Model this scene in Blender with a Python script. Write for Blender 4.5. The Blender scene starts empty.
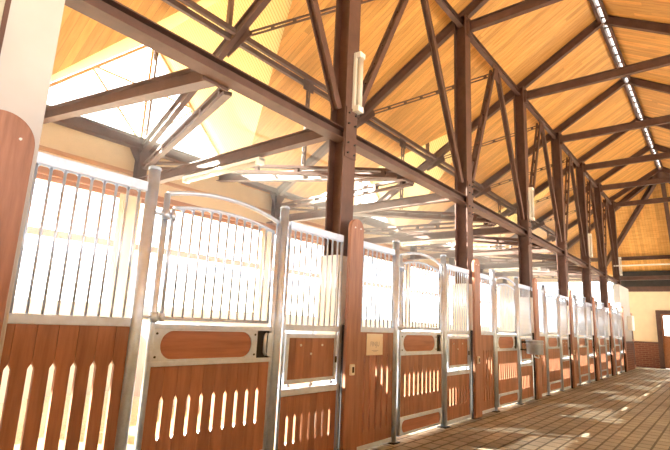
import bpy, bmesh, math, random
from mathutils import Vector, Matrix
random.seed(7)
C = bpy.context.scene.collection
V = Vector
ORD = ['first','second','third','fourth','fifth','sixth','seventh','eighth']

# ------------------------------------------------------------------ materials
def newmat(name):
    m = bpy.data.materials.new(name); m.use_nodes = True
    nt = m.node_tree; b = nt.nodes['Principled BSDF']
    return m, nt, b
def nd(nt, t, **kw):
    n = nt.nodes.new(t)
    for k, v in kw.items(): setattr(n, k, v)
    return n
def mapping(nt, scale, coord='Object'):
    tc = nd(nt, 'ShaderNodeTexCoord'); mp = nd(nt, 'ShaderNodeMapping')
    mp.inputs['Scale'].default_value = scale
    nt.links.new(tc.outputs[coord], mp.inputs['Vector']); return mp.outputs['Vector']
def ramp(nt, fac, stops):
    r = nd(nt, 'ShaderNodeValToRGB'); e = r.color_ramp.elements
    e[0].position, e[0].color = stops[0][0], (*stops[0][1], 1)
    e[1].position, e[1].color = stops[-1][0], (*stops[-1][1], 1)
    for p, c in stops[1:-1]:
        q = e.new(p); q.color = (*c, 1)
    nt.links.new(fac, r.inputs['Fac']); return r.outputs['Color']
def noise(nt, vec, scale, detail=3, rough=.55):
    n = nd(nt, 'ShaderNodeTexNoise'); n.inputs['Scale'].default_value = scale
    n.inputs['Detail'].default_value = detail; n.inputs['Roughness'].default_value = rough
    nt.links.new(vec, n.inputs['Vector']); return n.outputs['Fac']
def mix(nt, fac, a, b, mode='MIX'):
    m = nd(nt, 'ShaderNodeMix', data_type='RGBA', blend_type=mode)
    for s, v in (('Factor', fac), ('A', a), ('B', b)):
        i = [q for q in m.inputs if q.name == s and (q.type == 'RGBA' or s == 'Factor' and q.type == 'VALUE')][0]
        if isinstance(v, (int, float)): i.default_value = v
        elif isinstance(v, tuple): i.default_value = (*v, 1)
        else: nt.links.new(v, i)
    return [o for o in m.outputs if o.type == 'RGBA'][0]
def bump(nt, b, h, s=.3, d=.01):
    n = nd(nt, 'ShaderNodeBump'); n.inputs['Strength'].default_value = s; n.inputs['Distance'].default_value = d
    nt.links.new(h, n.inputs['Height']); nt.links.new(n.outputs['Normal'], b.inputs['Normal'])
def simple(name, col, rough=.6, metal=0., nscale=6., amt=.25, stretch=(1,1,1), bmp=0.):
    m, nt, b = newmat(name)
    f = noise(nt, mapping(nt, stretch), nscale, 4)
    c = ramp(nt, f, [(.3, tuple(x*(1-amt) for x in col)), (.7, tuple(min(1, x*(1+amt)) for x in col))])
    nt.links.new(c, b.inputs['Base Color'])
    b.inputs['Roughness'].default_value = rough; b.inputs['Metallic'].default_value = metal
    if bmp: bump(nt, b, f, bmp)
    return m
def wood(name, cols, rough=.45, stretch=(9, 9, .9), scale=2.2, island=.5, bmp=.15):
    m, nt, b = newmat(name)
    vec = mapping(nt, stretch)
    g = nd(nt, 'ShaderNodeNewGeometry')
    off = nd(nt, 'ShaderNodeVectorMath', operation='ADD')
    sc = nd(nt, 'ShaderNodeVectorMath', operation='SCALE'); sc.inputs['Scale'].default_value = 37.
    cb = nd(nt, 'ShaderNodeCombineXYZ')
    for i in range(3): nt.links.new(g.outputs['Random Per Island'], cb.inputs[i])
    nt.links.new(cb.outputs[0], sc.inputs[0]); nt.links.new(vec, off.inputs[0]); nt.links.new(sc.outputs[0], off.inputs[1])
    f = noise(nt, off.outputs[0], scale, 5, .6)
    c = ramp(nt, f, [(.28, cols[0]), (.5, cols[1]), (.75, cols[2])])
    t = ramp(nt, g.outputs['Random Per Island'], [(0., (1-island*.45,)*3), (1., (1+island*.35,)*3)])
    c = mix(nt, 1., c, t, 'MULTIPLY')
    nt.links.new(c, b.inputs['Base Color']); b.inputs['Roughness'].default_value = rough
    bump(nt, b, f, bmp); return m

M = {}
M['steel'] = simple('painted brown steel', (.105, .052, .040), .6, 0, 5, .22)
M['galv'] = simple('galvanised steel', (.60, .71, .88), .38, .7, 14, .10)
M['galv_plate'] = simple('matt galvanised plate', (.62, .73, .90), .5, .4, 18, .08)
M['dark'] = simple('dark rubber and shadow steel', (.02, .02, .022), .6)  # dark fittings, also painted shade in latch recess, post gaps and roof gap
M['wood'] = wood('reddish hardwood boards', [(.25, .108, .062), (.35, .16, .094), (.44, .21, .13)])
M['woodh'] = wood('reddish hardwood lying boards', [(.26, .105, .06), (.35, .15, .09), (.43, .19, .12)], stretch=(.9, 9, 9))
M['post'] = wood('hardwood post', [(.23, .105, .065), (.34, .16, .10), (.44, .22, .14)], stretch=(7, 7, .7), scale=2.8, island=.1)
M['timber'] = wood('light brown timber', [(.40, .20, .09), (.52, .28, .14), (.60, .35, .18)], stretch=(.8, 8, 8), island=.2)
M['brownframe'] = wood('brown window timber', [(.30, .12, .05), (.38, .16, .07), (.45, .20, .10)], stretch=(.8, 8, 8), island=.2)
M['plaster'] = simple('cream plaster', (.80, .66, .46), .9, 0, 3, .06, bmp=.1)
M['white'] = simple('white painted masonry', (.56, .56, .56), .85, 0, 2.5, .05, bmp=.08)
M['whitepl'] = simple('white plastic', (.85, .85, .82), .4, 0, 4, .03)
M['paper'] = simple('white paper', (.95, .94, .90), .8, 0, 5, .02)
M['ink'] = simple('faded grey ink', (.52, .55, .62), .8, 0, 5, .1)
M['greywood'] = simple('grey green painted wall', (.50, .50, .42), .8, 0, 3, .08)

def straw_mat():
    m, nt, b = newmat('golden straw')
    v = mapping(nt, (1, 1, 1)); f = noise(nt, v, 45, 6, .7); g = noise(nt, mapping(nt, (60, 9, 9)), 3, 3)
    c = ramp(nt, f, [(.3, (.30, .17, .05)), (.55, (.68, .45, .15)), (.75, (.86, .64, .28))])
    nt.links.new(c, b.inputs['Base Color']); b.inputs['Roughness'].default_value = .8; bump(nt, b, g, .8, .03); return m
M['straw'] = straw_mat()

def pine_mat():
    m, nt, b = newmat('pine board ceiling')
    tc = nd(nt, 'ShaderNodeTexCoord'); sp = nd(nt, 'ShaderNodeSeparateXYZ'); nt.links.new(tc.outputs['Object'], sp.inputs[0])
    dv = nd(nt, 'ShaderNodeMath', operation='DIVIDE'); dv.inputs[1].default_value = .11
    nt.links.new(sp.outputs['X'], dv.inputs[0])
    fl = nd(nt, 'ShaderNodeMath', operation='FLOOR'); nt.links.new(dv.outputs[0], fl.inputs[0])
    fr = nd(nt, 'ShaderNodeMath', operation='FRACT'); nt.links.new(dv.outputs[0], fr.inputs[0])
    # board ends staggered along the slope
    yd = nd(nt, 'ShaderNodeMath', operation='MULTIPLY_ADD'); yd.inputs[1].default_value = .37
    wn0 = nd(nt, 'ShaderNodeTexWhiteNoise', noise_dimensions='1D'); nt.links.new(fl.outputs[0], wn0.inputs['W'])
    nt.links.new(sp.outputs['Y'], yd.inputs[0]); nt.links.new(wn0.outputs['Value'], yd.inputs[2])
    yf = nd(nt, 'ShaderNodeMath', operation='FLOOR'); nt.links.new(yd.outputs[0], yf.inputs[0])
    cb = nd(nt, 'ShaderNodeCombineXYZ'); nt.links.new(fl.outputs[0], cb.inputs[0]); nt.links.new(yf.outputs[0], cb.inputs[1])
    wn = nd(nt, 'ShaderNodeTexWhiteNoise', noise_dimensions='3D'); nt.links.new(cb.outputs[0], wn.inputs['Vector'])
    f = noise(nt, mapping(nt, (14, 1.3, 1.3)), 1.6, 4, .6)
    c = ramp(nt, f, [(.3, (.64, .31, .075)), (.5, (.75, .40, .115)), (.72, (.84, .49, .16))])
    t = ramp(nt, wn.outputs['Value'], [(0, (.80, .78, .76)), (1, (1.12, 1.12, 1.12))])
    c = mix(nt, 1., c, t, 'MULTIPLY')
    gr = nd(nt, 'ShaderNodeMath', operation='GREATER_THAN'); gr.inputs[1].default_value = .955
    nt.links.new(fr.outputs[0], gr.inputs[0])
    c = mix(nt, gr.outputs[0], c, (.34, .16, .05))
    nt.links.new(c, b.inputs['Base Color']); b.inputs['Roughness'].default_value = .55
    return m
M['pine'] = pine_mat()

def paver_mat():
    m, nt, b = newmat('brown grey concrete pavers')
    v = mapping(nt, (1, 1, 1))
    nz = noise(nt, v, 6, 3)
    br = nd(nt, 'ShaderNodeTexBrick'); br.offset = .5
    for k, x in (('Scale', 1), ('Brick Width', .25), ('Row Height', .165), ('Mortar Size', .015), ('Mortar Smooth', .4), ('Bias', 0)): br.inputs[k].default_value = x
    br.inputs['Color1'].default_value = (.36, .335, .275, 1); br.inputs['Color2'].default_value = (.27, .25, .205, 1)
    br.inputs['Mortar'].default_value = (.085, .072, .052, 1)
    nt.links.new(v, br.inputs['Vector'])
    t = ramp(nt, noise(nt, v, 1.3, 5, .65), [(.3, (.72, .70, .68)), (.7, (1.22, 1.2, 1.18))])
    c = mix(nt, 1., br.outputs['Color'], t, 'MULTIPLY')
    g = ramp(nt, noise(nt, v, 70, 3), [(.3, (.85,)*3), (.7, (1.15,)*3)])
    c = mix(nt, 1., c, g, 'MULTIPLY')
    nt.links.new(c, b.inputs['Base Color']); b.inputs['Roughness'].default_value = .6
    bw = nd(nt, 'ShaderNodeMath', operation='SUBTRACT'); bw.inputs[0].default_value = 1
    nt.links.new(br.outputs['Fac'], bw.inputs[1]); bump(nt, b, bw.outputs[0], .7, .012)
    return m
M['paver'] = paver_mat()
def brick_mat():
    m, nt, b = newmat('dark red brick wainscot')
    tc = nd(nt, 'ShaderNodeTexCoord'); mp = nd(nt, 'ShaderNodeMapping'); sp = nd(nt, 'ShaderNodeSeparateXYZ')
    nt.links.new(tc.outputs['Object'], sp.inputs[0])
    ad = nd(nt, 'ShaderNodeMath', operation='ADD'); nt.links.new(sp.outputs['X'], ad.inputs[0]); nt.links.new(sp.outputs['Y'], ad.inputs[1])
    cb = nd(nt, 'ShaderNodeCombineXYZ'); nt.links.new(ad.outputs[0], cb.inputs[0]); nt.links.new(sp.outputs['Z'], cb.inputs[1])
    br = nd(nt, 'ShaderNodeTexBrick')
    for k, x in (('Scale', 1), ('Brick Width', .25), ('Row Height', .085), ('Mortar Size', .008)): br.inputs[k].default_value = x
    br.inputs['Color1'].default_value = (.20, .065, .035, 1); br.inputs['Color2'].default_value = (.13, .04, .025, 1)
    br.inputs['Mortar'].default_value = (.26, .15, .09, 1)
    nt.links.new(cb.outputs[0], br.inputs['Vector']); nt.links.new(br.outputs['Color'], b.inputs['Base Color'])
    b.inputs['Roughness'].default_value = .8; return m
M['brick'] = brick_mat()
def glass_mat():
    m = bpy.data.materials.new('clear pane glass'); m.use_nodes = True; nt = m.node_tree
    nt.nodes.remove(nt.nodes['Principled BSDF']); out = nt.nodes['Material Output']
    tr = nd(nt, 'ShaderNodeBsdfTransparent'); tr.inputs[0].default_value = (.97, .98, .97, 1)
    gl = nd(nt, 'ShaderNodeBsdfGlossy'); gl.inputs['Roughness'].default_value = .05
    mx = nd(nt, 'ShaderNodeMixShader'); mx.inputs[0].default_value = .03
    nt.links.new(tr.outputs[0], mx.inputs[1]); nt.links.new(gl.outputs[0], mx.inputs[2]); nt.links.new(mx.outputs[0], out.inputs[0])
    return m
M['glass'] = glass_mat()
def sheet_mat():
    m = bpy.data.materials.new('ribbed translucent roof sheet'); m.use_nodes = True; nt = m.node_tree
    nt.nodes.remove(nt.nodes['Principled BSDF']); out = nt.nodes['Material Output']
    wv = nd(nt, 'ShaderNodeTexWave'); wv.inputs['Scale'].default_value = 5.5
    tc = nd(nt, 'ShaderNodeTexCoord'); mp = nd(nt, 'ShaderNodeMapping'); mp.inputs['Rotation'].default_value = (0, 0, math.pi/2)
    nt.links.new(tc.outputs['Object'], mp.inputs[0]); nt.links.new(mp.outputs[0], wv.inputs['Vector'])
    c = ramp(nt, wv.outputs['Color'], [(.0, (.50, .38, .18)), (.35, (.74, .62, .34)), (1, (.78, .66, .38))])
    a = nd(nt, 'ShaderNodeBsdfTranslucent'); b = nd(nt, 'ShaderNodeBsdfDiffuse'); nt.links.new(c, a.inputs[0]); nt.links.new(c, b.inputs[0])
    mx = nd(nt, 'ShaderNodeMixShader'); mx.inputs[0].default_value = .30
    nt.links.new(b.outputs[0], mx.inputs[1]); nt.links.new(a.outputs[0], mx.inputs[2]); nt.links.new(mx.outputs[0], out.inputs[0]); return m
M['sheet'] = sheet_mat()
M['sand'] = simple('pale dry yard ground', (.80, .73, .58), .9, 0, .6, .12)

# ------------------------------------------------------------------ mesh helpers
class MB:
    def __init__(s): s.bm = bmesh.new()
    def poly(s, pts): return s.bm.faces.new([s.bm.verts.new(p) for p in pts])
    def box(s, x0, x1, y0, y1, z0, z1):
        v = [s.bm.verts.new((x, y, z)) for x in (x0, x1) for y in (y0, y1) for z in (z0, z1)]
        for f in ((0,1,3,2),(4,6,7,5),(0,4,5,1),(2,3,7,6),(0,2,6,4),(1,5,7,3)): s.bm.faces.new([v[i] for i in f])
        return s
    def ext(s, prof, p, q, up=(0,0,1)):
        p, q = V(p), V(q); d = (q-p).normalized(); up = V(up)
        sd = d.cross(up).normalized(); u = sd.cross(d).normalized()
        a = [s.bm.verts.new(p + sd*x + u*y) for x, y in prof]; b = [s.bm.verts.new(q + sd*x + u*y) for x, y in prof]
        n = len(prof)
        for i in range(n): s.bm.faces.new((a[i], a[(i+1) % n], b[(i+1) % n], b[i]))
        s.bm.faces.new(a[::-1]); s.bm.faces.new(b); return s
    def bar(s, p, q, w, h, up=(0,0,1)): return s.ext([(-w/2,-h/2),(w/2,-h/2),(w/2,h/2),(-w/2,h/2)], p, q, up)
    def ibeam(s, p, q, w, h, t=.012, up=(0,0,1)):
        a, b = w/2, h/2; k = t*.6
        return s.ext([(-a,-b),(a,-b),(a,-b+t),(k,-b+t),(k,b-t),(a,b-t),(a,b),(-a,b),(-a,b-t),(-k,b-t),(-k,-b+t),(-a,-b+t)], p, q, up)
    def angle(s, p, q, w, t=.008, up=(0,0,1), flip=1):
        return s.ext([(0,0),(flip*w,0),(flip*w,t),(flip*t,t),(flip*t,w),(0,w)] if flip > 0 else [(0,0),(0,w),(-t,w),(-t,t),(-w,t),(-w,0)], p, q, up)
    def tube(s, pts, r, n=12, cap=True):
        pts = [V(p) for p in pts]; rings = []
        for i, p in enumerate(pts):
            d = (pts[min(i+1, len(pts)-1)] - pts[max(i-1, 0)]).normalized()
            a = d.cross(V((0,1,0)) if abs(d.y) < .9 else V((0,0,1))).normalized(); b = d.cross(a)
            rings.append([s.bm.verts.new(p + (a*math.cos(2*math.pi*k/n) + b*math.sin(2*math.pi*k/n))*r) for k in range(n)])
        for A, B in zip(rings, rings[1:]):
            for k in range(n):
                f = s.bm.faces.new((A[k], A[(k+1) % n], B[(k+1) % n], B[k])); f.smooth = True
        if cap: s.bm.faces.new(rings[0][::-1]); s.bm.faces.new(rings[-1])
        return s
    def lathe(s, cx, cy, prof, n=28):
        rings = [[s.bm.verts.new((cx + r*math.cos(2*math.pi*k/n), cy + r*math.sin(2*math.pi*k/n), z)) for k in range(n)] for r, z in prof]
        for A, B in zip(rings, rings[1:]):
            for k in range(n):
                f = s.bm.faces.new((A[k], A[(k+1) % n], B[(k+1) % n], B[k])); f.smooth = True
        s.bm.faces.new(rings[0][::-1]); s.bm.faces.new(rings[-1]); return s
    def prism_xz(s, pts, y0, y1):
        a = [s.bm.verts.new((x, y0, z)) for x, z in pts]; b = [s.bm.verts.new((x, y1, z)) for x, z in pts]
        n = len(pts)
        s.bm.faces.new(a); s.bm.faces.new(b[::-1])
        for i in range(n): s.bm.faces.new((a[i], b[i], b[(i+1) % n], a[(i+1) % n]))
        return s
    def prism_n(s, pts, nrm, t):
        a = [s.bm.verts.new(p) for p in pts]; b = [s.bm.verts.new(V(p) + V(nrm)*t) for p in pts]; n = len(pts)
        s.bm.faces.new(a); s.bm.faces.new(b[::-1])
        for i in range(n): s.bm.faces.new((a[i], b[i], b[(i+1) % n], a[(i+1) % n]))
        return s
    def hole_plate(s, x0, x1, z0, z1, hx0, hx1, hz0, hz1, y0, y1):
        """rectangular plate with a stadium shaped hole"""
        r = (hz1-hz0)/2; cz = (hz0+hz1)/2; inner, outer = [], []
        for side, cx, ex, a0 in ((1, hx1-r, x1, -90), (-1, hx0+r, x0, 90)):
            ca = math.degrees(math.atan2(z1-cz, abs(ex-cx)))
            angs = sorted(set([a0 + k*15 for k in range(13)] + ([-ca, ca] if side > 0 else [180-ca, 180+ca])))
            for a in angs:
                c, sn = math.cos(math.radians(a)), math.sin(math.radians(a))
                inner.append((cx + r*c, cz + r*sn))
                k = min(abs((ex-cx)/c) if abs(c) > 1e-6 else 1e9, ((z1-cz)/sn if sn > 0 else (z0-cz)/sn) if abs(sn) > 1e-6 else 1e9)
                outer.append((cx + k*c, cz + k*sn))
        n = len(inner)
        rows = [[s.bm.verts.new((x, y, z)) for x, z in L] for y in (y0, y1) for L in (inner, outer)]
        for i in range(n):
            j = (i+1) % n
            s.bm.faces.new((rows[0][i], rows[1][i], rows[1][j], rows[0][j])); s.bm.faces.new((rows[2][i], rows[2][j], rows[3][j], rows[3][i]))
            s.bm.faces.new((rows[0][i], rows[0][j], rows[2][j], rows[2][i])); s.bm.faces.new((rows[1][i], rows[3][i], rows[3][j], rows[1][j]))
        return s
    def build(s, name, mat, parent=None, bev=0., origin=None):
        bmesh.ops.remove_doubles(s.bm, verts=s.bm.verts, dist=1e-6)
        bmesh.ops.recalc_face_normals(s.bm, faces=s.bm.faces)
        xs = [v.co for v in s.bm.verts]
        lo = V([min(c[i] for c in xs) for i in range(3)]); hi = V([max(c[i] for c in xs) for i in range(3)])
        o0 = V(origin) if origin is not None else V(((lo.x+hi.x)/2, (lo.y+hi.y)/2, lo.z))
        for v in s.bm.verts: v.co -= o0
        me = bpy.data.meshes.new(name); s.bm.to_mesh(me); s.bm.free()
        me.materials.append(M[mat] if isinstance(mat, str) else mat)
        o = bpy.data.objects.new(name, me); C.objects.link(o)
        o['_w'] = list(o0)
        if parent: o.parent = parent; o.location = o0 - V(parent['_w'])
        else: o.location = o0
        if bev:
            b = o.modifiers.new('bevel', 'BEVEL'); b.width = bev; b.segments = 2; b.limit_method = 'ANGLE'
        return o
def thing(name, loc, label, cat, group=None):
    o = bpy.data.objects.new(name, None); C.objects.link(o); o.location = loc; o['_w'] = list(loc); o.empty_display_size = .1
    return tag(o, label, cat, group)
def tag(o, label, cat, group=None):
    o['label'] = label; o['category'] = cat
    if group: o['group'] = group
    return o
def struct(o): o['kind'] = 'structure'; return o

# ------------------------------------------------------------------ layout
YW = 3.1                                   # plane of the stall fronts
COL = [4.07, 7.42, 10.62, 13.75, 16.65, 19.4, 22.3]
POST = [.76, 4.08, 7.33, 10.42, 13.38, 16.2, 18.85, 21.5]
RIDGE, SL = 1.45, .6
def zr(y, z0=8.10): return z0 - SL*abs(y-RIDGE)      # underside of the boards
XE = 26.0

# ------------------------------------------------------------------ floor, ground
struct(MB().box(-4, 27.5, -.62, 3.42, -.2, 0).build('floor', 'paver', origin=(0,0,0)))
struct(MB().box(-60, 90, -70, 70, -.5, -.21).build('ground', 'sand', origin=(0,0,0)))
struct(MB().box(-4, 27.5, 3.42, 8.05, -.2, .0).build('floor_stalls', 'plaster'))
m = MB()
nx, ny = 110, 22
g = [[m.bm.verts.new((-2 + 24*i/nx, 3.45 + 4.35*j/ny, .07 + .05*random.random() + (.0 if 0 < j < ny else -.06))) for j in range(ny+1)] for i in range(nx+1)]
for i in range(nx):
    for j in range(ny):
        f = m.bm.faces.new((g[i][j], g[i+1][j], g[i+1][j+1], g[i][j+1])); f.smooth = True
o = m.build('straw_bedding', 'straw', origin=(0, 3.4, 0)); tag(o, 'golden straw bedding glimpsed behind the stall boards', 'straw'); o['kind'] = 'stuff'

# ------------------------------------------------------------------ roof
DX = [4.15, 10.75, 17.35]                  # cross gables over the stalls
ZD = 6.5; DS = 1.0; YE = 8.0; XR = 22.6; XH = 26.3
YT = RIDGE + (8.10-ZD)/SL                  # where the cross gable ridge meets the main slope
hw = (ZD-zr(YE))/DS
def hipx(y): return XR + (XH-XR)*abs(y-RIDGE)/(YE-RIDGE)
up = (0,0,1)
m = MB(); T = .09
RG = .07                                   # half width of the glazed ridge slit
def P(x, y): return (x, y, zr(y))
m.prism_n([P(-4, RIDGE+RG), P(XR, RIDGE+RG), P(hipx(YT), YT), P(-4, YT)], up, T)
edges = []
xs = [-4] + sum([[d, d] for d in DX], []) 
prev = -4
for i, d in enumerate(DX + [None]):
    top0 = -4 if i == 0 else DX[i-1]; bot0 = -4 if i == 0 else DX[i-1]+hw
    if d is None: top1, bot1 = hipx(YT), hipx(YE)
    else: top1, bot1 = d, d-hw
    m.prism_n([P(top0, YT), P(top1, YT), P(bot1, YE), P(bot0, YE)], up, T)
struct(m.build('ceiling', 'pine', origin=(0,0,0)))
m = MB(); YR = RIDGE - (YE-RIDGE)
m.prism_n([P(-4, RIDGE-RG), P(XR, RIDGE-RG), P(hipx(YR), YR), P(-4, YR)], up, T)
struct(m.build('ceiling', 'pine', origin=(0,0,0)))
for i, d in enumerate(DX):                 # undersides of the cross gables
    m = MB()
    for sg in (-1, 1):
        m.prism_n([(d, YT, ZD), (d, YE+.15, ZD), (d+sg*(hw+.05), YE+.15, ZD-DS*(hw+.05)), (d+sg*hw, YE, ZD-DS*hw)], up, .012)
    struct(m.build('ceiling', 'sheet', origin=(0,0,0)))
# hip end, boards running down the slope
m = MB()
m.prism_n([(XR, RIDGE, 8.10), (XH, YR, zr(YE)), (XH, YE, zr(YE))], up, T)
hp = M['pine'].copy(); hp.name = 'pine board hip end'
for n in hp.node_tree.nodes:
    if n.type == 'SEPXYZ':
        tcn = [k for k in hp.node_tree.nodes if k.type == 'TEX_COORD'][0]
        mp = hp.node_tree.nodes.new('ShaderNodeMapping'); mp.inputs['Rotation'].default_value = (0, 0, math.pi/2)
        hp.node_tree.links.new(tcn.outputs['Object'], mp.inputs['Vector']); hp.node_tree.links.new(mp.outputs['Vector'], n.inputs[0])
struct(m.build('ceiling', hp, origin=(0,0,0)))
frost = bpy.data.materials.new('frosted ridge glazing'); frost.use_nodes = True; nt = frost.node_tree; nt.nodes.remove(nt.nodes['Principled BSDF'])
tl = nt.nodes.new('ShaderNodeBsdfTranslucent'); tl.inputs[0].default_value = (.9, .9, .88, 1); nt.links.new(tl.outputs[0], nt.nodes['Material Output'].inputs[0])
# glazed ridge slit
rt = bpy.data.objects.new('window_1', None); C.objects.link(rt); rt.location = (9, RIDGE, 8.0); rt['_w'] = [9, RIDGE, 8.0]; struct(rt)
m = MB()
for sg in (-1, 1): m.box(-4, XR, RIDGE+sg*RG-.03, RIDGE+sg*RG+.03, zr(RIDGE+RG)-.11, zr(RIDGE+RG)+.14)
m.build('window_frame', 'steel', rt)
m = MB()
for k in range(60): m.box(-3.9+k*.44, -3.87+k*.44, RIDGE-RG, RIDGE+RG, 8.03, 8.07)
m.build('glazing_bar', 'steel', rt)
MB().box(-4, XR, RIDGE-RG-.02, RIDGE+RG+.02, 8.17, 8.18).build('pane', frost, rt)

# ------------------------------------------------------------------ outer wall behind the stalls
OC = [c for c in COL]                      # outer columns stand in line with the inner ones
m = MB(); y0, y1 = 7.98, 8.2
m.box(-4, XE, y0, y1, 0, 1.4); m.box(-4, XE, y0, y1, 3.36, 4.2)
for d in DX: m.box(d-2.1, d+2.1, y0, y1, 4.2, 4.42)
prs = [-2.6, .75] + COL
for c in prs: m.box(c-.14, c+.14, y0, y1, 1.4, 3.36)
m.box(22.44, XE, y0, y1, 1.4, 3.36)
struct(m.build('wall_back', 'plaster', origin=(0,0,0)))
struct(MB().box(-4, XE, 7.93, 7.98, 3.36, 3.46).build('trim_1', 'brownframe'))
struct(MB().box(-4, XE, 7.93, 7.98, 3.72, 3.78).build('trim_2', 'timber'))
wn = 2
for a, b in zip(prs, prs[1:]):
    x0, x1 = a+.14, b-.14
    w = bpy.data.objects.new('window_%d' % wn, None); C.objects.link(w); w.location = ((x0+x1)/2, 8.05, 1.4); w['_w'] = [(x0+x1)/2, 8.05, 1.4]; struct(w); wn += 1
    m = MB()
    m.box(x0, x0+.06, 8.0, 8.08, 1.4, 3.36); m.box(x1-.06, x1, 8.0, 8.08, 1.4, 3.36)
    m.box(x0+.06, x1-.06, 8.0, 8.08, 1.4, 1.46)
    m.build('window_frame', 'plaster', w)
    MB().box(x0+.06, x1-.06, 8.0, 8.08, 3.28, 3.36).build('head', 'brownframe', w)
    MB().box(x0+.06, x1-.06, 7.99, 8.08, 2.42, 2.53).build('transom', 'brownframe', w)
    MB().box(x0+.06, x1-.06, 8.04, 8.05, 1.46, 2.42).build('pane', 'glass', w)
    MB().box(x0+.06, x1-.06, 8.04, 8.05, 2.53, 3.28).build('pane', 'glass', w)
for i, d in enumerate(DX):                 # glazed gables
    w = bpy.data.objects.new('window_%d' % wn, None); C.objects.link(w); w.location = (d, 8.1, 4.4); w['_w'] = [d, 8.1, 4.4]; struct(w); wn += 1
    m = MB(); zb = 4.42; Y = 8.1; half = ZD-.06-zb
    m.bar((d-half, Y, zb), (d, Y, ZD-.06), .05, .08, (0,1,0)); m.bar((d+half, Y, zb), (d, Y, ZD-.06), .05, .08, (0,1,0))
    m.bar((d-half, Y, zb), (d+half, Y, zb), .05, .06)
    m.build('window_frame', 'timber', w)
    m = MB(); m.bar((d, Y, zb), (d, Y, ZD-.1), .05, .05, (0,1,0)); m.bar((d-1.0, Y, zb+1.06), (d+1.0, Y, zb+1.06), .03, .03)
    m.bar((d, Y, zb), (d-1.0, Y, zb+1.0), .03, .03, (0,1,0)); m.bar((d, Y, zb), (d+1.0, Y, zb+1.0), .03, .03, (0,1,0))
    m.build('glazing_bar', 'timber', w)
    MB().prism_xz([(d-half, zb), (d+half, zb), (d, ZD-.06)], Y+.02, Y+.03).build('pane', 'glass', w)

# masonry pier that ends the stall row at the left
m = MB(); m.box(-.6, .965, 3.06, 3.5, 0, 6.9); struct(m.build('wall_left', 'white', bev=.01))
struct(MB().box(-.6, .66, 3.045, 3.06, 0, 6.9).build('trim_3', 'greywood'))
struct(MB().box(.66, .685, 3.035, 3.06, 0, 6.9).build('trim_4', 'steel'))

# ------------------------------------------------------------------ far end
def endwall():
    m = MB(); D0, D1, H = .55, 2.27, 2.42
    m.box(XE, XE+.25, D1, 3.7, 1.06, 3.35); m.box(XE, XE+.25, 3.7, 8.0, 1.06, 1.3); m.box(XE, XE+.25, 7.7, 8.0, 1.3, 3.9); m.box(XE, XE+.25, 3.7, 8.0, 3.9, 4.15); m.box(XE, XE+.25, -3.6, D0, 1.06, 3.35); m.box(XE, XE+.25, D0, D1, H, 3.35)
    struct(m.build('wall_far', 'plaster', origin=(0,0,0)))
    m = MB(); m.box(XE-.02, XE+.25, D1, 8.0, 0, 1.06); m.box(XE-.02, XE+.25, -3.6, D0, 0, 1.06)
    struct(m.build('trim_5', 'brick', origin=(0,0,0)))
    m = MB(); m.box(XE-.05, XE-.0, D1+.1, 8.0, 1.06, 1.12); m.box(XE-.05, XE, -3.6, D0-.1, 1.06, 1.12); struct(m.build('trim_6', 'steel', origin=(0,0,0)))
    d = bpy.data.objects.new('door_1', None); C.objects.link(d); d.location = (XE, (D0+D1)/2, 0); d['_w'] = [XE, (D0+D1)/2, 0]; struct(d)
    m = MB(); m.box(XE-.06, XE+.1, D1-.08, D1+.1, 0, H+.1); m.box(XE-.06, XE+.1, D0-.1, D0+.08, 0, H+.1); m.box(XE-.06, XE+.1, D0+.08, D1-.08, H-.06, H+.1)
    m.build('door_frame', 'steel', d)
    c = (D0+D1)/2
    for a, b in ((D0+.08, c-.01), (c+.01, D1-.08)):
        m = MB(); m.box(XE, XE+.05, a, b, .02, 1.42); m.box(XE, XE+.05, a, a+.08, 1.42, H-.06); m.box(XE, XE+.05, b-.08, b, 1.42, H-.06); m.box(XE, XE+.05, a+.08, b-.08, H-.14, H-.06)
        l = m.build('door_leaf', 'brownframe', d)
        MB().box(XE+.02, XE+.03, a+.08, b-.08, 1.42, H-.14).build('pane', 'glass', l)
    struct(MB().box(XE-.12, XE+.3, -3.6, 3.7, 3.35, 3.58).build('trim_7', 'steel'))
    struct(MB().box(XE, XE+.2, -5.0, 3.7, 3.58, 4.3).build('dark_gap_sheet', 'dark'))  # dark sheet standing in for the unlit open gap above the end wall
    w = bpy.data.objects.new('window_20', None); C.objects.link(w); w.location = (XE+.1, 5.7, 1.3); w['_w'] = [XE+.1, 5.7, 1.3]; struct(w)
    m = MB(); m.box(XE+.05, XE+.13, 3.7, 3.76, 1.3, 3.9); m.box(XE+.05, XE+.13, 7.64, 7.7, 1.3, 3.9); m.box(XE+.05, XE+.13, 3.76, 7.64, 1.3, 1.36); m.box(XE+.05, XE+.13, 3.76, 7.64, 3.84, 3.9)
    m.build('window_frame', 'whitepl', w)
    MB().box(XE+.08, XE+.09, 3.76, 7.64, 1.36, 3.84).build('pane', 'glass', w)
endwall()
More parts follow.
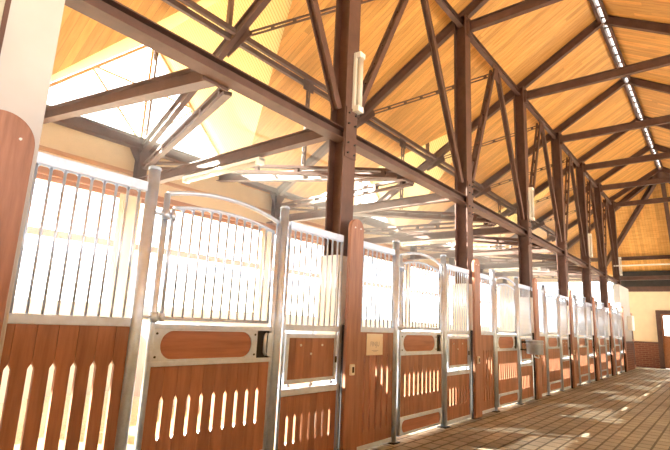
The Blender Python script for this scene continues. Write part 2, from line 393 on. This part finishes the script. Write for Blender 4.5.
# wall at the end of the stall row: white above brick
struct(MB().box(21.62, 24.0, YW, YW+.22, 1.06, 3.3).build('wall_side', 'white'))
struct(MB().box(21.62, 24.0, YW-.02, YW+.22, 0, 1.06).build('trim_8', 'brick'))
struct(MB().box(21.62, 24.0, YW-.05, YW, 1.06, 1.12).build('trim_9', 'steel'))
o = MB().box(23.0, 23.6, YW-.18, YW, 1.55, 2.15).build('wall_box', 'whitepl', bev=.02); tag(o, 'pale square box fixed on the wall at the far end of the stall row', 'box')
t = thing('sliding_door', (24.3, YW, 0), 'narrow dark brown door leaf standing at the far corner beside the pale wall box', 'door')
MB().box(24.02, 24.6, YW+.02, YW+.07, .03, 2.3).build('door_panel', 'steel', t)
m = MB(); m.box(24.02, 24.6, YW, YW+.02, 2.2, 2.3); m.box(24.02, 24.6, YW, YW+.02, 1.1, 1.2); m.box(24.02, 24.6, YW, YW+.02, .03, .15); m.build('rail', 'brownframe', t)
# right hand side of the hall, mostly outside the picture: low boarded wall, open above
struct(MB().box(-4, XE, -.62, -.45, 0, 2.2).build('wall_right', 'plaster'))
m = MB(); m.box(-4.2, XE, -5.2, -5.0, 0, 1.3); m.box(-4.2, XE, -5.2, -5.0, 3.7, 4.25)
for c in [-4.0] + COL: m.box(c-.2, c+.2, -5.2, -5.0, 1.3, 3.7)
struct(m.build('wall_right', 'plaster', origin=(0,0,0)))
m = MB(); m.box(-4.2, -4.0, -5.2, 8.2, 0, 4.2)
m.prism_n([(-4.2, -5.2, 4.2), (-4.2, 8.2, 4.2), (-4.2, RIDGE, 8.1)], (.2, 0, 0), 1)
struct(m.build('wall_near', 'plaster', origin=(0,0,0)))
struct(MB().box(-4, 27.5, -5.0, -.62, -.2, 0).build('floor_right', 'plaster'))
o = MB().tube([(22, -3.0, 4.08), (22, 3.3, 4.08)], .03).build('pipe', 'whitepl'); tag(o, 'thin white pipe crossing high over the far end of the aisle', 'pipe')

# ------------------------------------------------------------------ steel frame
def spaced_pair(m, p, q, up, w=.05, gap=.035, n=6):
    """two thin angles with spacers between them"""
    p, q = V(p), V(q); d = (q-p).normalized(); sd = d.cross(V(up)).normalized(); u = sd.cross(d).normalized()
    for s in (-1, 1): m.bar(p+u*s*(gap/2+w*.3), q+u*s*(gap/2+w*.3), w, w*.5, up)
    for k in range(n+1):
        c = p + (q-p)*((k+.3)/(n+.6)); m.bar(c-d*.03, c+d*.03, w*.8, gap+w*.2, up)
NZ = 3.43                                  # longitudinal beam centre
for i, c in enumerate(COL):
    o = ORD[i]
    t = thing('steel_column', (c, 3.26, 0), f'brown steel H-column, {o} from the camera behind the stall fronts', 'column', 'steel columns along the stall row')
    zt0 = 3.3 if i == len(COL)-1 else 2.03
    MB().ibeam((c, 3.26, zt0), (c, 3.26, 6.86), .22, .22, .016, (0,1,0)).build('shaft', 'steel', t)
    if zt0 < 3: MB().box(c-.13, c+.13, 3.14, 3.40, 0, 2.03).build('masonry_base', 'whitepl', t)['label'] = 'pale masonry base'
    m = MB(); m.box(c-.13, c+.13, 3.13, 3.39, 6.86, 6.88); m.box(c-.1, c+.1, 3.135, 3.15, 3.15, 3.75)
    m.box(c-.012, c+.012, 3.16, 3.36, 3.42, 3.9); m.build('gusset_plate', 'steel', t)
    for dz in (3.2, 3.32, 3.55, 3.68):
        for dx in (-.06, .06): MB().tube([(c+dx, 3.115, dz), (c+dx, 3.136, dz)], .012, 6).build('bolt', 'dark', t)
    # tie across the aisle
    t = thing('tie_beam', (c, 1.4, 6.57), f'dark brown tie beam crossing high over the aisle from the {o} column', 'beam', 'tie beams across the aisle')
    MB().ibeam((c, 3.14, 6.67), (c, -.24, 6.67), .10, .19, .012).build('beam', 'steel', t)
    MB().box(c-.06, c+.06, 3.09, 3.148, 6.5, 6.8).build('end_plate', 'steel', t)
    # rafters
    zc = lambda y: zr(y) - .11
    for sg, nm in ((1, 'left'), (-1, 'right')):
        ya, yb = RIDGE+sg*.05, RIDGE+sg*(6.4 if sg > 0 else 6.3)
        side = 'stall-side' if sg > 0 else 'right-hand'
        t = thing('rafter', (c, yb, zc(yb)), f'dark brown {side} rafter running up to the ridge above the {o} column', 'rafter', 'rafters under the boarded roof')
        MB().ibeam((c, ya, zc(ya)), (c, yb, zc(yb)), .10, .18, .012).build('beam', 'steel', t)
        if sg > 0:
            y = 5.45; z = zc(y)
            MB().prism_n([(c+.052, y-.22, z+.06), (c+.052, y+.28, z-.16), (c+.052, y+.22, z-.30), (c+.052, y-.28, z-.10)], (1,0,0), .012).build('gusset_plate', 'steel', t)
    # outer column and the tie over the stall
    if True:
        t = thing('outer_column', (c, 7.8, 3.46), f'short brown column on the back wall under the roof edge, {o} from camera', 'column', 'outer columns at the back wall')
        MB().ibeam((c, 7.8, 3.5), (c, 7.8, 4.14), .16, .16, .012, (0,1,0)).build('shaft', 'steel', t)
        m = MB(); m.box(c-.14, c+.14, 7.7, 7.9, 4.14, 4.16); m.box(c-.12, c+.12, 7.68, 7.975, 3.46, 3.5); m.prism_xz([(c-.25, 4.16), (c-.08, 4.16), (c-.08, 3.9)], 7.79, 7.81); m.prism_xz([(c+.25, 4.16), (c+.08, 3.9), (c+.08, 4.16)], 7.79, 7.81)
        m.build('bracket', 'steel', t)
    if i < len(COL)-1:
        t = thing('stall_tie_beam', (c, 5.5, 3.45), f'brown steel tie from the {o} aisle column to the back wall', 'beam', 'tie beams over the stalls at the columns')
        MB().ibeam((c, 3.37, 3.55), (c, 7.72, 3.55), .12, .16, .012).build('beam', 'steel', t)

# longitudinal members, one per bay
ends = [.97] + COL
for i, (a, b) in enumerate(zip(ends, ends[1:])):
    o = ORD[i]
    x0, x1 = a + (.012 if i else .0), b-.012
    t = thing('longitudinal_beam', ((a+b)/2, 3.26, 3.2), f'brown steel beam lengthwise above the stall fronts, {o} length from the camera', 'beam', 'lengthwise beams above the stall fronts')
    MB().ibeam((x0, 3.25, NZ), (x1, 3.25, NZ), .155, .13, .012).build('beam', 'steel', t)
    mx = (a+b)/2 if i else 2.33
    if i < 6:
        MB().box(mx-.14, mx+.14, 3.34, 3.36, 3.34, 3.56).build('end_plate', 'steel', t)
    # eave beam on the column tops
    ea, eb = (-1.2, b-.02) if i == 0 else (a+.02, b-.02)
    t = thing('eave_beam', ((ea+eb)/2, 3.26, 6.62), f'brown steel beam joining the column heads, {o} length from the camera', 'beam', 'beams joining the column heads')
    MB().ibeam((ea, 3.26, 6.74), (eb, 3.26, 6.76), .09, .12, .012).build('beam', 'steel', t)
    ax = (a+b)/2 if i else (COL[0]-1.65)
    MB().box(ax-.16, ax+.16, 3.22, 3.235, 6.36, 6.68).build('gusset_plate', 'steel', t)
    # V struts from the beam nodes up to the middle of the eave beam
    t = thing('steel_strut', (b-.1, 3.26, 3.6), f'slanting brown strut rising left from the foot of the {o} column', 'strut', 'slanting struts beside the columns')
    m = MB(); m.ibeam((b-.14, 3.25, 3.72), (ax+.12, 3.25, 6.6), .09, .09, .012, (0,1,0)); m.build('channel', 'steel', t)
    if i < 6:
        bx = (b + COL[i+1])/2
        t = thing('steel_strut', (b+.1, 3.26, 3.6), f'slanting double strut with spacers rising right from the foot of the {o} column', 'strut', 'slanting struts beside the columns')
        m = MB(); spaced_pair(m, (b+.15, 3.2, 3.8), (bx-.12, 3.25, 6.55), (0,1,0), .075, .03, 7); m.build('channel', 'steel', t)
    # purlin in the middle of the stall-side slope
    pa = ends[i] if i else -.6
    t = thing('purlin', ((pa+b)/2, 5.5, zr(5.5)-.3), f'double angle purlin under the stall-side roof slope, {o} length from the camera', 'purlin', 'purlins of the stall-side slope')
    m = MB(); m.box(pa+.06, b-.06, 5.36, 5.42, zr(5.4)-.20, zr(5.4)-.12); m.box(pa+.06, b-.06, 5.47, 5.53, zr(5.5)-.20, zr(5.5)-.12); m.build('channel', 'steel', t)
    # diagonal tie from the rafter up to the eave apex
    if i < 6:
        bx = (b + COL[i+1])/2
        t = thing('wind_brace', ((b+bx)/2, 4.3, 5.6), f'thin spaced brace rising from the {o} stall-side rafter', 'brace', 'thin braces between rafters and strut apexes')
        m = MB(); spaced_pair(m, (b+.07, 5.35, zr(5.35)-.2), (bx-.05, 3.34, 6.5), (0,0,1), .035, .04, 7); m.build('rod', 'steel', t)
    # tie over the stall at mid bay with braces in plan
    mx = (a+b)/2 if i else 2.33
    t = thing('stall_cross_beam', (mx, 5.5, 3.4), f'rising brown beam over the middle of the {o} stall towards the back wall', 'beam', 'mid-bay beams over the stalls')
    MB().ibeam((mx, 3.37, 3.46), (mx, 7.78, 4.12), .13, .17, .014).build('beam', 'steel', t)
    for sg, tx in ((1, b), (-1, a if i else b-3.3)):
        if sg < 0 and i == 0: continue
        t = thing('stall_brace', ((mx+tx)/2, 5.5, 3.4), f'double angle brace over the {o} stall, slanting to its {"far" if sg > 0 else "near"} outer column', 'brace', 'slanting braces over the stalls')
        m = MB(); spaced_pair(m, (mx+sg*.2, 3.42, 3.42), (tx+sg*.02, 7.66, 3.86), (0,0,1), .08, .05, 6); m.build('rod', 'steel', t)
    if i > 0:
        t = thing('hanger_post', (mx, 5.5, 3.8), f'thin spaced hanger above the middle of the {o} stall', 'post', 'hangers below the purlins')
        m = MB(); spaced_pair(m, (mx, 5.45, 3.88), (mx, 5.43, zr(5.43)-.25), (0,1,0), .035, .035, 6); m.build('rod', 'steel', t)
        MB().box(mx-.13, mx+.13, 5.43, 5.442, zr(5.43)-.36, zr(5.43)-.14).build('gusset_plate', 'steel', t)
    # wall plate at the outer edge
    t = thing('wall_plate', ((a+b)/2, 7.8, 4.16), f'brown steel wall plate on the outer columns, {o} length from the camera', 'beam', 'wall plates on the outer columns')
    pa = COL[i-1] if i else -3
    MB().ibeam((pa+.005, 7.8, 4.27), (b-.005, 7.8, 4.27), .16, .2, .014).build('beam', 'steel', t)
for i, d in enumerate(DX):
    c = COL[2*i]
    t = thing('gable_post', (c, 7.8, 4.37), f'slim spaced post standing inside the {ORD[i]} glazed cross gable', 'post', 'posts inside the glazed gables')
    m = MB(); spaced_pair(m, (c+.01, 7.8, 4.38), (c+.01, 7.8, 6.4), (0,1,0), .045, .04, 8); m.build('rod', 'steel', t)
    t = thing('gable_post', (c, 5.75, 5.4), f'short brown hanger post below the ridge of the {ORD[i]} cross gable', 'post', 'hanger posts of the cross gables')
    MB().bar((c, 5.65, zr(5.65)-.0), (c, 5.65, ZD-.0), .07, .07, (0,1,0)).build('bar', 'steel', t)
# hip end rafters, ring and boss
apex = (XR, RIDGE, 8.10-.16)
hips = [(XH-.35, YE-.1), (XH-.35, 4.6), (XH-.35, RIDGE), (XH-.35, -1.7), (XH-.35, YR+.1)]
nmh = ['towards the left corner', 'left of the middle', 'in the middle', 'right of the middle', 'towards the right corner']
for (x, y), n in zip(hips, nmh):
    t = thing('hip_rafter', (x, y, zr(YE)-.2), f'dark rafter of the far hipped roof end, {n}', 'rafter', 'rafters of the far hip')
    MB().ibeam(apex, (x, y, zr(YE)-.14), .14, .2, .014).build('beam', 'steel', t)
t = thing('roof_boss', (XR, RIDGE, 7.7), 'dark steel hub where the ridge meets the far hip rafters', 'hub')
MB().lathe(XR, RIDGE, [(.28, 7.55), (.30, 7.6), (.30, 8.0), (.28, 8.02)], 16).build('hub', 'steel', t)
k = (25.4-XR)/(XH-XR); zz = 8.10 - (8.10-zr(YE))*k - .3
o = MB().ibeam((25.4, RIDGE-6.5*k, zz), (25.4, RIDGE+6.5*k, zz), .14, .16).build('ring_beam', 'steel'); tag(o, 'dark horizontal purlin across the far hipped roof end', 'beam')
o = MB().ibeam((XR+.3, 3.6, 3.66), (XR+.3, -3.6, 3.66), .2, .16).build('end_beam', 'steel'); tag(o, 'dark beam crossing low at the end of the stall row', 'beam')

# lamps on columns
def batten(p, q, up, label, group):
    p, q = V(p), V(q); d = (q-p).normalized()
    t = thing('fluorescent_light', tuple(min(p, q, key=lambda v: v.z)), label, 'lamp', group)
    MB().bar(p, q, .11, .035, up).build('housing', 'whitepl', t)
    u = (V(up) - d*V(up).dot(d)).normalized(); off = u*(-.045)
    MB().tube([p+d*.06+off, q-d*.06+off], .035, 12).build('diffuser', 'lampglass', t)
    for a, b in ((p, p+d*.07), (q-d*.07, q)): MB().bar(a+off*.8, b+off*.8, .10, .075, up).build('end_cap', 'whitepl', t)
M['lampglass'] = simple('grey white lamp cover', (.62, .60, .55), .25, 0, 3, .03)
for n, i in enumerate((0, 2, 4, 6)):
    c = COL[i]
    batten((c+.06, 3.13, 3.72), (c+.06, 3.13, 4.47), (0,1,0), f'upright white tube lamp on the aisle face of the {ORD[i]} steel column', 'upright lamps on the columns')
for n, i in enumerate((0, 2, 4)):
    c = COL[i]
    t = batten((c+.02, 4.65, 3.43), (c+.02, 6.4, 3.43), (0,0,1), f'long white tube lamp over the stalls behind the {ORD[i]} steel column', 'long lamps over the stalls')

# ------------------------------------------------------------------ stall fronts
def boards(m, x0, x1, z0, z1, n, slot, y0, y1, first=None):
    """n upright boards; slots (za, zb, width) cut half into each neighbouring board, with pointed ends"""
    w = first or (x1-x0)/n; g = .0015
    for k in range(n):
        a, b = x0+k*w+g, min(x0+(k+1)*w, x1)-g
        if slot:
            za, zb, sw = slot; h = sw/2
            L = k > 0; R = k < n-1
            pts = [(a, z0), (b, z0)]
            if R: pts += [(b, za-.025), (b-h, za), (b-h, zb), (b, zb+.03)]
            pts += [(b, z1), (a, z1)]
            if L: pts += [(a, zb+.03), (a+h, zb), (a+h, za), (a, za-.025)]
        else: pts = [(a, z0), (b, z0), (b, z1), (a, z1)]
        m.prism_xz(pts, y0, y1)
    return m
def grille_edge(m, xs, z0, z1, y0, y1):
    """thin strip with a rounded arch between neighbouring bars"""
    for a, b in zip(xs, xs[1:]):
        r = (b-a)/2; c = (a+b)/2; pts = [(a, z1), (a, z0)]
        q = min((z1-z0)*.85, r*.8)
        for k in range(0, 5):
            an = math.pi - math.pi/2*k/4; pts.append((c - r*.86 + q + q*math.cos(an), z0 + q*math.sin(an)))
        for k in range(0, 5):
            an = math.pi/2 - math.pi/2*k/4; pts.append((c + r*.86 - q + q*math.cos(an), z0 + q*math.sin(an)))
        pts += [(b, z0), (b, z1)]
        m.prism_xz(pts, y0, y1)
def frac(P, W, f): return P + W*f/3.35

def stall(i):
    P0, P1 = POST[i], POST[i+1]; W = P1-P0; s = W/3.35
    X = lambda d: P0 + d*s
    o = ORD[i]; bay = f'{o} stall from the camera'
    Y0 = YW
    # ---- fixed panel beside the near post
    x0, x1 = X(.10) if i else .93, X(.93)
    t = thing('barred_screen', ((x0+x1)/2, Y0, 0), f'barred front with long slots in its boards, left of the {o} stall door', 'stall panel', 'fixed panels left of the stall doors')
    MB().box(x0, x1, Y0-.02, Y0+.03, 2.165, 2.235).build('top_rail', 'galv_plate', t, bev=.005)
    MB().box(x0, x1, Y0-.02, Y0+.03, 1.232, 1.29).build('middle_rail', 'galv_plate', t, bev=.005)
    MB().box(x0, x1, Y0-.02, Y0+.03, .02, .07).build('bottom_rail', 'galv_plate', t, bev=.005)
    w = .117; n = 7 if i else 6
    xb0 = .905 if i == 0 else x0
    m = MB()
    if i == 0: boards(m, .8935, 1.684, .07, 1.232, 7, (.20, .985, .034), Y0-.012, Y0+.013, .1165)
    else: boards(m, x0, x1, .07, 1.232, 7, (.22, .97, .030), Y0-.012, Y0+.013)
    m.build('boards', 'wood', t)
    bx = [.98 + .0815*k for k in range(9)] if i == 0 else [x0 + .16*s*.5 + (x1-x0-.16*s*.5-.02)*k/8 for k in range(9)]
    for x in bx: MB().tube([(x, Y0, 1.285), (x, Y0, 2.17)], .009 if i < 2 else .0075, 8).build('bar', 'galv' if i < 2 else 'galv_plate', t)
    m = MB(); grille_edge(m, bx, 2.135, 2.165, Y0-.004, Y0+.004); m.build('grille_edge', 'galv_plate', t)
    # ---- round steel posts on both sides of the door
    for d, nm, nr in ((.975, 'left', .042), (2.32, 'right', .042)):
        t = thing('steel_post', (X(d), Y0, 0), f'round galvanised post at the {nm} of the {o} stall door', 'post', 'round steel posts of the stall doors')
        MB().tube([(X(d), Y0, .01), (X(d), Y0, 2.34)], nr, 20).build('tube', 'galv', t)
        MB().lathe(X(d), Y0, [(nr+.003, 2.335), (nr+.003, 2.352), (nr*.8, 2.362), (.005, 2.366)], 20).build('cap', 'galv_plate', t)
        MB().box(X(d)-.07, X(d)+.07, Y0-.06, Y0+.06, 0, .012).build('foot_plate', 'dark', t)
    # ---- door
    a, b = X(1.10), X(2.255); zb = .055
    t = thing('stall_door', ((a+b)/2, Y0, 0), f'arched barred door with oval wooden panel, {o} from the camera', 'stall door', 'arched stall doors')
    r = .022
    ar = lambda x, z, sag: z + sag*(1-((x-(a+b)/2)/((b-a)/2))**2)
    m = MB(); m.tube([(a, Y0, zb), (a, Y0, 2.19)], r, 12); m.tube([(b, Y0, zb), (b, Y0, 2.19)], r, 12)
    m.tube([(a+(b-a)*k/16, Y0, ar(a+(b-a)*k/16, 2.19, .085)) for k in range(17)], r*.85, 10)
    m.tube([(a, Y0, zb+.01), (b, Y0, zb+.01)], .018, 8)
    m.build('door_frame', 'galv', t)
    ga, gb = a+.062*s, b-.062*s
    m = MB(); m.tube([(ga, Y0, 1.285), (ga, Y0, 2.09)], .014, 10); m.tube([(gb, Y0, 1.285), (gb, Y0, 2.09)], .014, 10)
    m.tube([(ga+(gb-ga)*k/16, Y0, ar(ga+(gb-ga)*k/16, 2.08, .075)) for k in range(17)], .014, 8)
    m.tube([(ga, Y0, 1.295), (gb, Y0, 1.295)], .014, 8)
    gr = m.build('grille', 'galv', t)
    xs = [ga + (gb-ga)*k/12 for k in range(13)]
    for x in xs[1:-1]: MB().tube([(x, Y0, 1.297), (x, Y0, ar(x, 2.08, .075))], .009 if i < 2 else .0075, 8).build('bar', 'galv' if i < 2 else 'galv_plate', gr)
    m = MB()
    for xa, xb in zip(xs, xs[1:]):
        z = ar((xa+xb)/2, 2.07, .075); grille_edge(m, [xa, xb], z-.03, z, Y0-.004, Y0+.004)
    m.build('grille_edge', 'galv_plate', gr)
    for z in (1.30, 2.03):
        m = MB(); m.tube([(a-.005, Y0-.01, z-.035), (a-.005, Y0-.01, z+.035)], .03, 12); m.tube([(ga, Y0, z-.03), (ga, Y0, z+.03)], .024, 12)
        m.tube([(X(.975), Y0-.005, z), (ga, Y0-.005, z)], .013, 8); m.build('hinge', 'galv', t)
    MB().box(a+.01, b-.01, Y0-.02, Y0+.02, 1.222, 1.256).build('upper_rail', 'galv_plate', t, bev=.004)
    MB().box(a+.01, b-.01, Y0-.02, Y0+.02, .965, 1.0).build('middle_rail', 'galv_plate', t, bev=.004)
    MB().box(a+.01, b-.01, Y0-.02, Y0+.02, .225, .262).build('lower_rail', 'galv_plate', t, bev=.004)
    hb = b-.175*s
    mp = MB().hole_plate(a+.01, hb, 1.0, 1.222, a+.07*s, hb-.06*s, 1.012, 1.210, Y0-.016, Y0-.008).build('upper_plate', 'galv_plate', t)
    for x in (a+.035, hb-.028):
        for z in (1.03, 1.19): MB().tube([(x, Y0-.022, z), (x, Y0-.014, z)], .008, 8).build('bolt', 'dark', mp)
    MB().box(a+.02, hb-.005, Y0-.006, Y0+.012, .998, 1.224).build('upper_board', 'woodh', t)
    MB().box(hb, b-.015, Y0+.002, Y0+.018, .998, 1.224).build('recess_shade_plate', 'dark', t)  # dark plate stands in for the shade inside the recess
    hx = (hb+b)/2-.005
    m = MB(); m.tube([(hx+.025, Y0-.01, 1.03), (hx-.02, Y0-.045, 1.045), (hx-.02, Y0-.045, 1.18), (hx+.025, Y0-.01, 1.195)], .013, 10)
    m.box(hx+.03, b-.02, Y0-.028, Y0+.002, 1.015, 1.205); m.build('handle', 'galv', t)
    m = MB(); boards(m, a+.018, b-.018, .26, .967, 10, (.50, .735, .026), Y0-.010, Y0+.012); m.build('boards', 'wood', t)
    MB().hole_plate(a+.015, b-.015, .07, .225, a+.06*s, b-.06*s, .078, .217, Y0-.016, Y0-.008).build('lower_plate', 'galv_plate', t)
    MB().box(a+.02, b-.02, Y0-.006, Y0+.012, .068, .227).build('lower_board', 'woodh', t)
    # ---- panel with feed hatch
    x0, x1 = X(2.40), X(3.215)
    t = thing('hatch_screen', ((x0+x1)/2, Y0, 0), f'barred front with framed feed hatch, right of the {o} stall door', 'stall panel', 'hatch panels right of the stall doors')
    MB().box(x0, x1, Y0-.02, Y0+.03, 2.165, 2.235).build('top_rail', 'galv_plate', t, bev=.005)
    MB().box(x0, x1, Y0-.02, Y0+.03, 1.232, 1.285).build('middle_rail', 'galv_plate', t, bev=.005)
    MB().box(x0, x1, Y0-.02, Y0+.03, .66, .72).build('lower_rail', 'galv_plate', t, bev=.005)
    MB().box(x0, x1, Y0-.02, Y0+.03, .02, .07).build('bottom_rail', 'galv_plate', t, bev=.005)
    m = MB(); m.tube([(x0+.005, Y0, .03), (x0+.005, Y0, 2.2)], .015, 8); m.tube([(x1-.005, Y0, .03), (x1-.005, Y0, 2.2)], .015, 8); m.build('side_frame', 'galv', t)
    m = MB(); boards(m, x0+.01, x1-.01, .07, .66, 8, (.27, .475, .024), Y0-.010, Y0+.012); m.build('boards', 'wood', t)
    bx = [x0 + (x1-x0)*k/10 for k in range(1, 10)]
    for x in bx: MB().tube([(x, Y0, 1.28), (x, Y0, 2.17)], .009 if i < 2 else .0075, 8).build('bar', 'galv' if i < 2 else 'galv_plate', t)
    m = MB(); grille_edge(m, [x0]+bx+[x1], 2.135, 2.165, Y0-.004, Y0+.004); m.build('grille_edge', 'galv_plate', t)
    h0, h1 = x0+.03, x1-.045; H0, H1 = .765, 1.20
    m = MB(); q = .034
    m.box(h0, h0+q, Y0-.022, Y0+.012, H0, H1); m.box(h1-q, h1, Y0-.022, Y0+.012, H0, H1); m.box(h0+q, h1-q, Y0-.022, Y0+.012, H1-q, H1); m.box(h0+q, h1-q, Y0-.022, Y0+.012, H0, H0+q)
    hf = m.build('hatch', 'galv_plate', t, bev=.003)
    m = MB(); boards(m, h0+q, h1-q, H0+q, H1-q, 6, None, Y0-.008, Y0+.008); m.build('hatch_boards', 'wood', hf)
    for fx, z in ((.28, 1.10), (.70, 1.10), (.48, 1.02)): MB().tube([(h0+(h1-h0)*fx, Y0-.016, z), (h0+(h1-h0)*fx, Y0-.006, z)], .011, 8).build('bolt', 'whitepl', hf)
    MB().box(h1-.028, h1-.012, Y0-.035, Y0-.02, .93, .99).build('catch', 'dark', hf)
    MB().tube([((x0+x1)/2, Y0, H1-.005), ((x0+x1)/2, Y0, 1.24)], .008, 6).build('stop', 'galv', t)
    for fx in (.12, .5, .88):
        m = MB(); m.tube([(x0+(x1-x0)*fx-.02, Y0, .742), (x0+(x1-x0)*fx+.02, Y0, .742)], .014, 8); m.tube([(x0+(x1-x0)*fx, Y0, .715), (x0+(x1-x0)*fx, Y0, .77)], .008, 6); m.build('hinge', 'galv', t)
    # ---- low partition between this stall and the next
    if i < 6:
        t = thing('stall_partition', (P1, 5.5, 0), f'low boarded partition between the {ORD[i]} and {ORD[i+1]} stalls', 'partition', 'partitions between the stalls')
        MB().box(P1-.02, P1+.02, 3.42, 7.7, .1, 1.18).build('boards', 'wood', t)
        m = MB(); m.box(P1-.025, P1+.025, 3.42, 7.7, 1.18, 1.22); m.box(P1-.025, P1+.025, 3.42, 3.46, 0, 1.18); m.box(P1-.025, P1+.025, 7.66, 7.7, 0, 1.18); m.build('frame', 'galv_plate', t)

def wood_post(i):
    c = POST[i]; hwd = .165 if i == 0 else .118*(1 if i < 4 else .92)
    top = 2.39 if i == 0 else 2.43
    lab = ('wide round-topped wooden post at the left edge, before the white wall' if i == 0 else
           f'round-topped reddish plank post between the {ORD[i-1]} and {ORD[i]} stalls' if i < 7 else 'last round-topped wooden post at the far end of the stall row')
    t = thing('wooden_post', (c, 3.0, 0), lab, 'post', 'round-topped wooden posts')
    pts = [(c-hwd, .02), (c+hwd, .02)] + [(c+hwd*math.cos(math.pi*k/20), top-hwd+hwd*math.sin(math.pi*k/20)) for k in range(21)]
    MB().prism_xz(pts, 3.0, 3.045).build('plank', 'post', t, bev=.008)
    if i: MB().box(c-.10, c+.10, 3.045, 3.085, 0, 1.3).build('gap_shade_strip', 'dark', t)  # dark strip painted in for the shaded gap beside the post
    for dx, dz in (((-.06, -.12), (.085, -.14)) if i == 0 else ((-.05, -.10), (.05, -.10))):
        MB().tube([(c+dx, 2.992, top+dz), (c+dx, 3.002, top+dz)], .008, 8).build('screw', 'whitepl', t)
    if 0 < i < 7:
        x = c-.03; z = .86
        tl = thing('door_catch_plate', (x, 2.98, z), f'small white catch plate on the post between the {ORD[i-1]} and {ORD[i]} stalls', 'catch plate', 'white catch plates on the wooden posts')
        MB().box(x-.038, x+.038, 2.978, 2.9995, z-.055, z+.055).build('plate', 'whitepl', tl, bev=.008)
        MB().box(x-.012, x+.014, 2.972, 2.978, z-.028, z+.028).build('slot', 'dark', tl)
for i in range(7): stall(i)
for i in range(8): wood_post(i)

# notice on the second stall's panel
t = thing('paper_notice', (4.59, 3.07, .985), 'white paper notice pinned under the bars of the second stall', 'notice')
MB().box(4.43, 4.75, 3.082, 3.085, .985, 1.218).build('sheet', 'paper', t)
cu = bpy.data.curves.new('t', 'FONT'); cu.body = 'FINJU'; cu.size = .075; cu.align_x = 'CENTER'; cu.extrude = .0004
tmp = bpy.data.objects.new('t', cu); C.objects.link(tmp); bpy.context.view_layer.update()
dg = bpy.context.evaluated_depsgraph_get(); me = bpy.data.meshes.new_from_object(tmp.evaluated_get(dg)); bpy.data.objects.remove(tmp)
me.transform(Matrix.Rotation(math.pi/2, 4, 'X')); me.materials.clear(); me.materials.append(M['ink'])
w = bpy.data.objects.new('writing', me); C.objects.link(w); w.parent = t; w.location = (0, .0115, .095)
m = MB(); m.box(4.53, 4.66, 3.0812, 3.082, 1.032, 1.037); m.box(4.56, 4.63, 3.0812, 3.082, 1.02, 1.024); m.build('small_writing', 'ink', t)

# wash basin bucket on its stand by the third post
bx, by = 9.64, 2.845
t = thing('water_bucket', (bx, by, .02), 'round galvanised bucket with tap hung before the hatch panel of the third stall', 'bucket')
MB().lathe(bx, by, [(.02, .90), (.135, .905), (.15, .92), (.152, 1.14), (.16, 1.145), (.16, 1.165), (.142, 1.168), (.138, 1.12), (.02, .97)], 32).build('bowl', 'galv', t)
MB().lathe(bx, by, [(.153, 1.085), (.158, 1.09), (.158, 1.10), (.153, 1.105)], 32).build('band', 'galv_plate', t)
MB().tube([(bx-.03, by, .93), (bx-.03, by, .86), (bx+.03, by-.06, .84)], .014, 8).build('tap', 'galv_plate', t)
m = MB(); m.tube([(bx, by+.15, 1.12), (bx, by+.24, 1.12)], .015, 8); m.tube([(bx-.08, by+.13, .98), (bx-.08, by+.24, .98)], .012, 8); m.build('bracket', 'dark', t)

# ------------------------------------------------------------------ light
w = bpy.data.worlds.new('World'); bpy.context.scene.world = w; w.use_nodes = True
bg = w.node_tree.nodes['Background']; bg.inputs['Color'].default_value = (.98, .98, .97, 1); bg.inputs['Strength'].default_value = 4.5
s = bpy.data.lights.new('sun', 'SUN'); s.energy = 32; s.angle = math.radians(.6); s.color = (1, .90, .74)
so = bpy.data.objects.new('sun', s); C.objects.link(so)
el = math.radians(23); h = V((.5, -.86, 0)).normalized()
d = V((h.x*math.cos(el), h.y*math.cos(el), -math.sin(el))); so.rotation_euler = d.to_track_quat('-Z', 'Y').to_euler()
so.location = (0, 20, 15)

m = MB(); a = [(1.0, y, z) for y, z in ((3.45, .25), (7.9, .25), (7.9, 4.1), (3.45, 6.75))]  # scattering volume added to imitate lens glare veiling the stalls
m.prism_n(a, (24.9, 0, 0), 1)
hz = bpy.data.materials.new('lens veil volume'); hz.use_nodes = True; nt = hz.node_tree; nt.nodes.remove(nt.nodes['Principled BSDF'])
vs_ = nt.nodes.new('ShaderNodeVolumeScatter'); vs_.inputs['Color'].default_value = (1, .93, .84, 1); vs_.inputs['Density'].default_value = .05; vs_.inputs['Anisotropy'].default_value = .3
nt.links.new(vs_.outputs[0], nt.nodes['Material Output'].inputs['Volume'])
o = m.build('glare_veil', hz); tag(o, 'pale lens veil volume imitating glare over the stalls', 'haze'); o['kind'] = 'stuff'

# ------------------------------------------------------------------ camera
cam = bpy.data.cameras.new('camera'); co = bpy.data.objects.new('camera', cam); C.objects.link(co)
R = ((0.6237220900636882, -0.7803530836341258, 0.04494239901580214), (0.1845258383592792, 0.0911286067761141, -0.9785937829379715), (0.7595531379333441, 0.6186635934736708, 0.20083423205682563))
rt_, dn, fw = (V(r) for r in R)
mt = Matrix((rt_, -dn, -fw)).transposed().to_4x4(); mt.translation = V((0, 0, .425*3.1)); co.matrix_world = mt
cam.sensor_width = 36; cam.lens = 36*476.748/670; cam.clip_start = .02; cam.clip_end = 300
bpy.context.scene.camera = co
for o in bpy.data.objects:
    if '_w' in o: del o['_w']
vs = bpy.context.scene.view_settings
bpy.context.scene.display_settings.display_device = 'sRGB'
vs.view_transform = 'Standard'; vs.look = 'None'; vs.gamma = 1; vs.use_curve_mapping = False; vs.exposure = 1.22
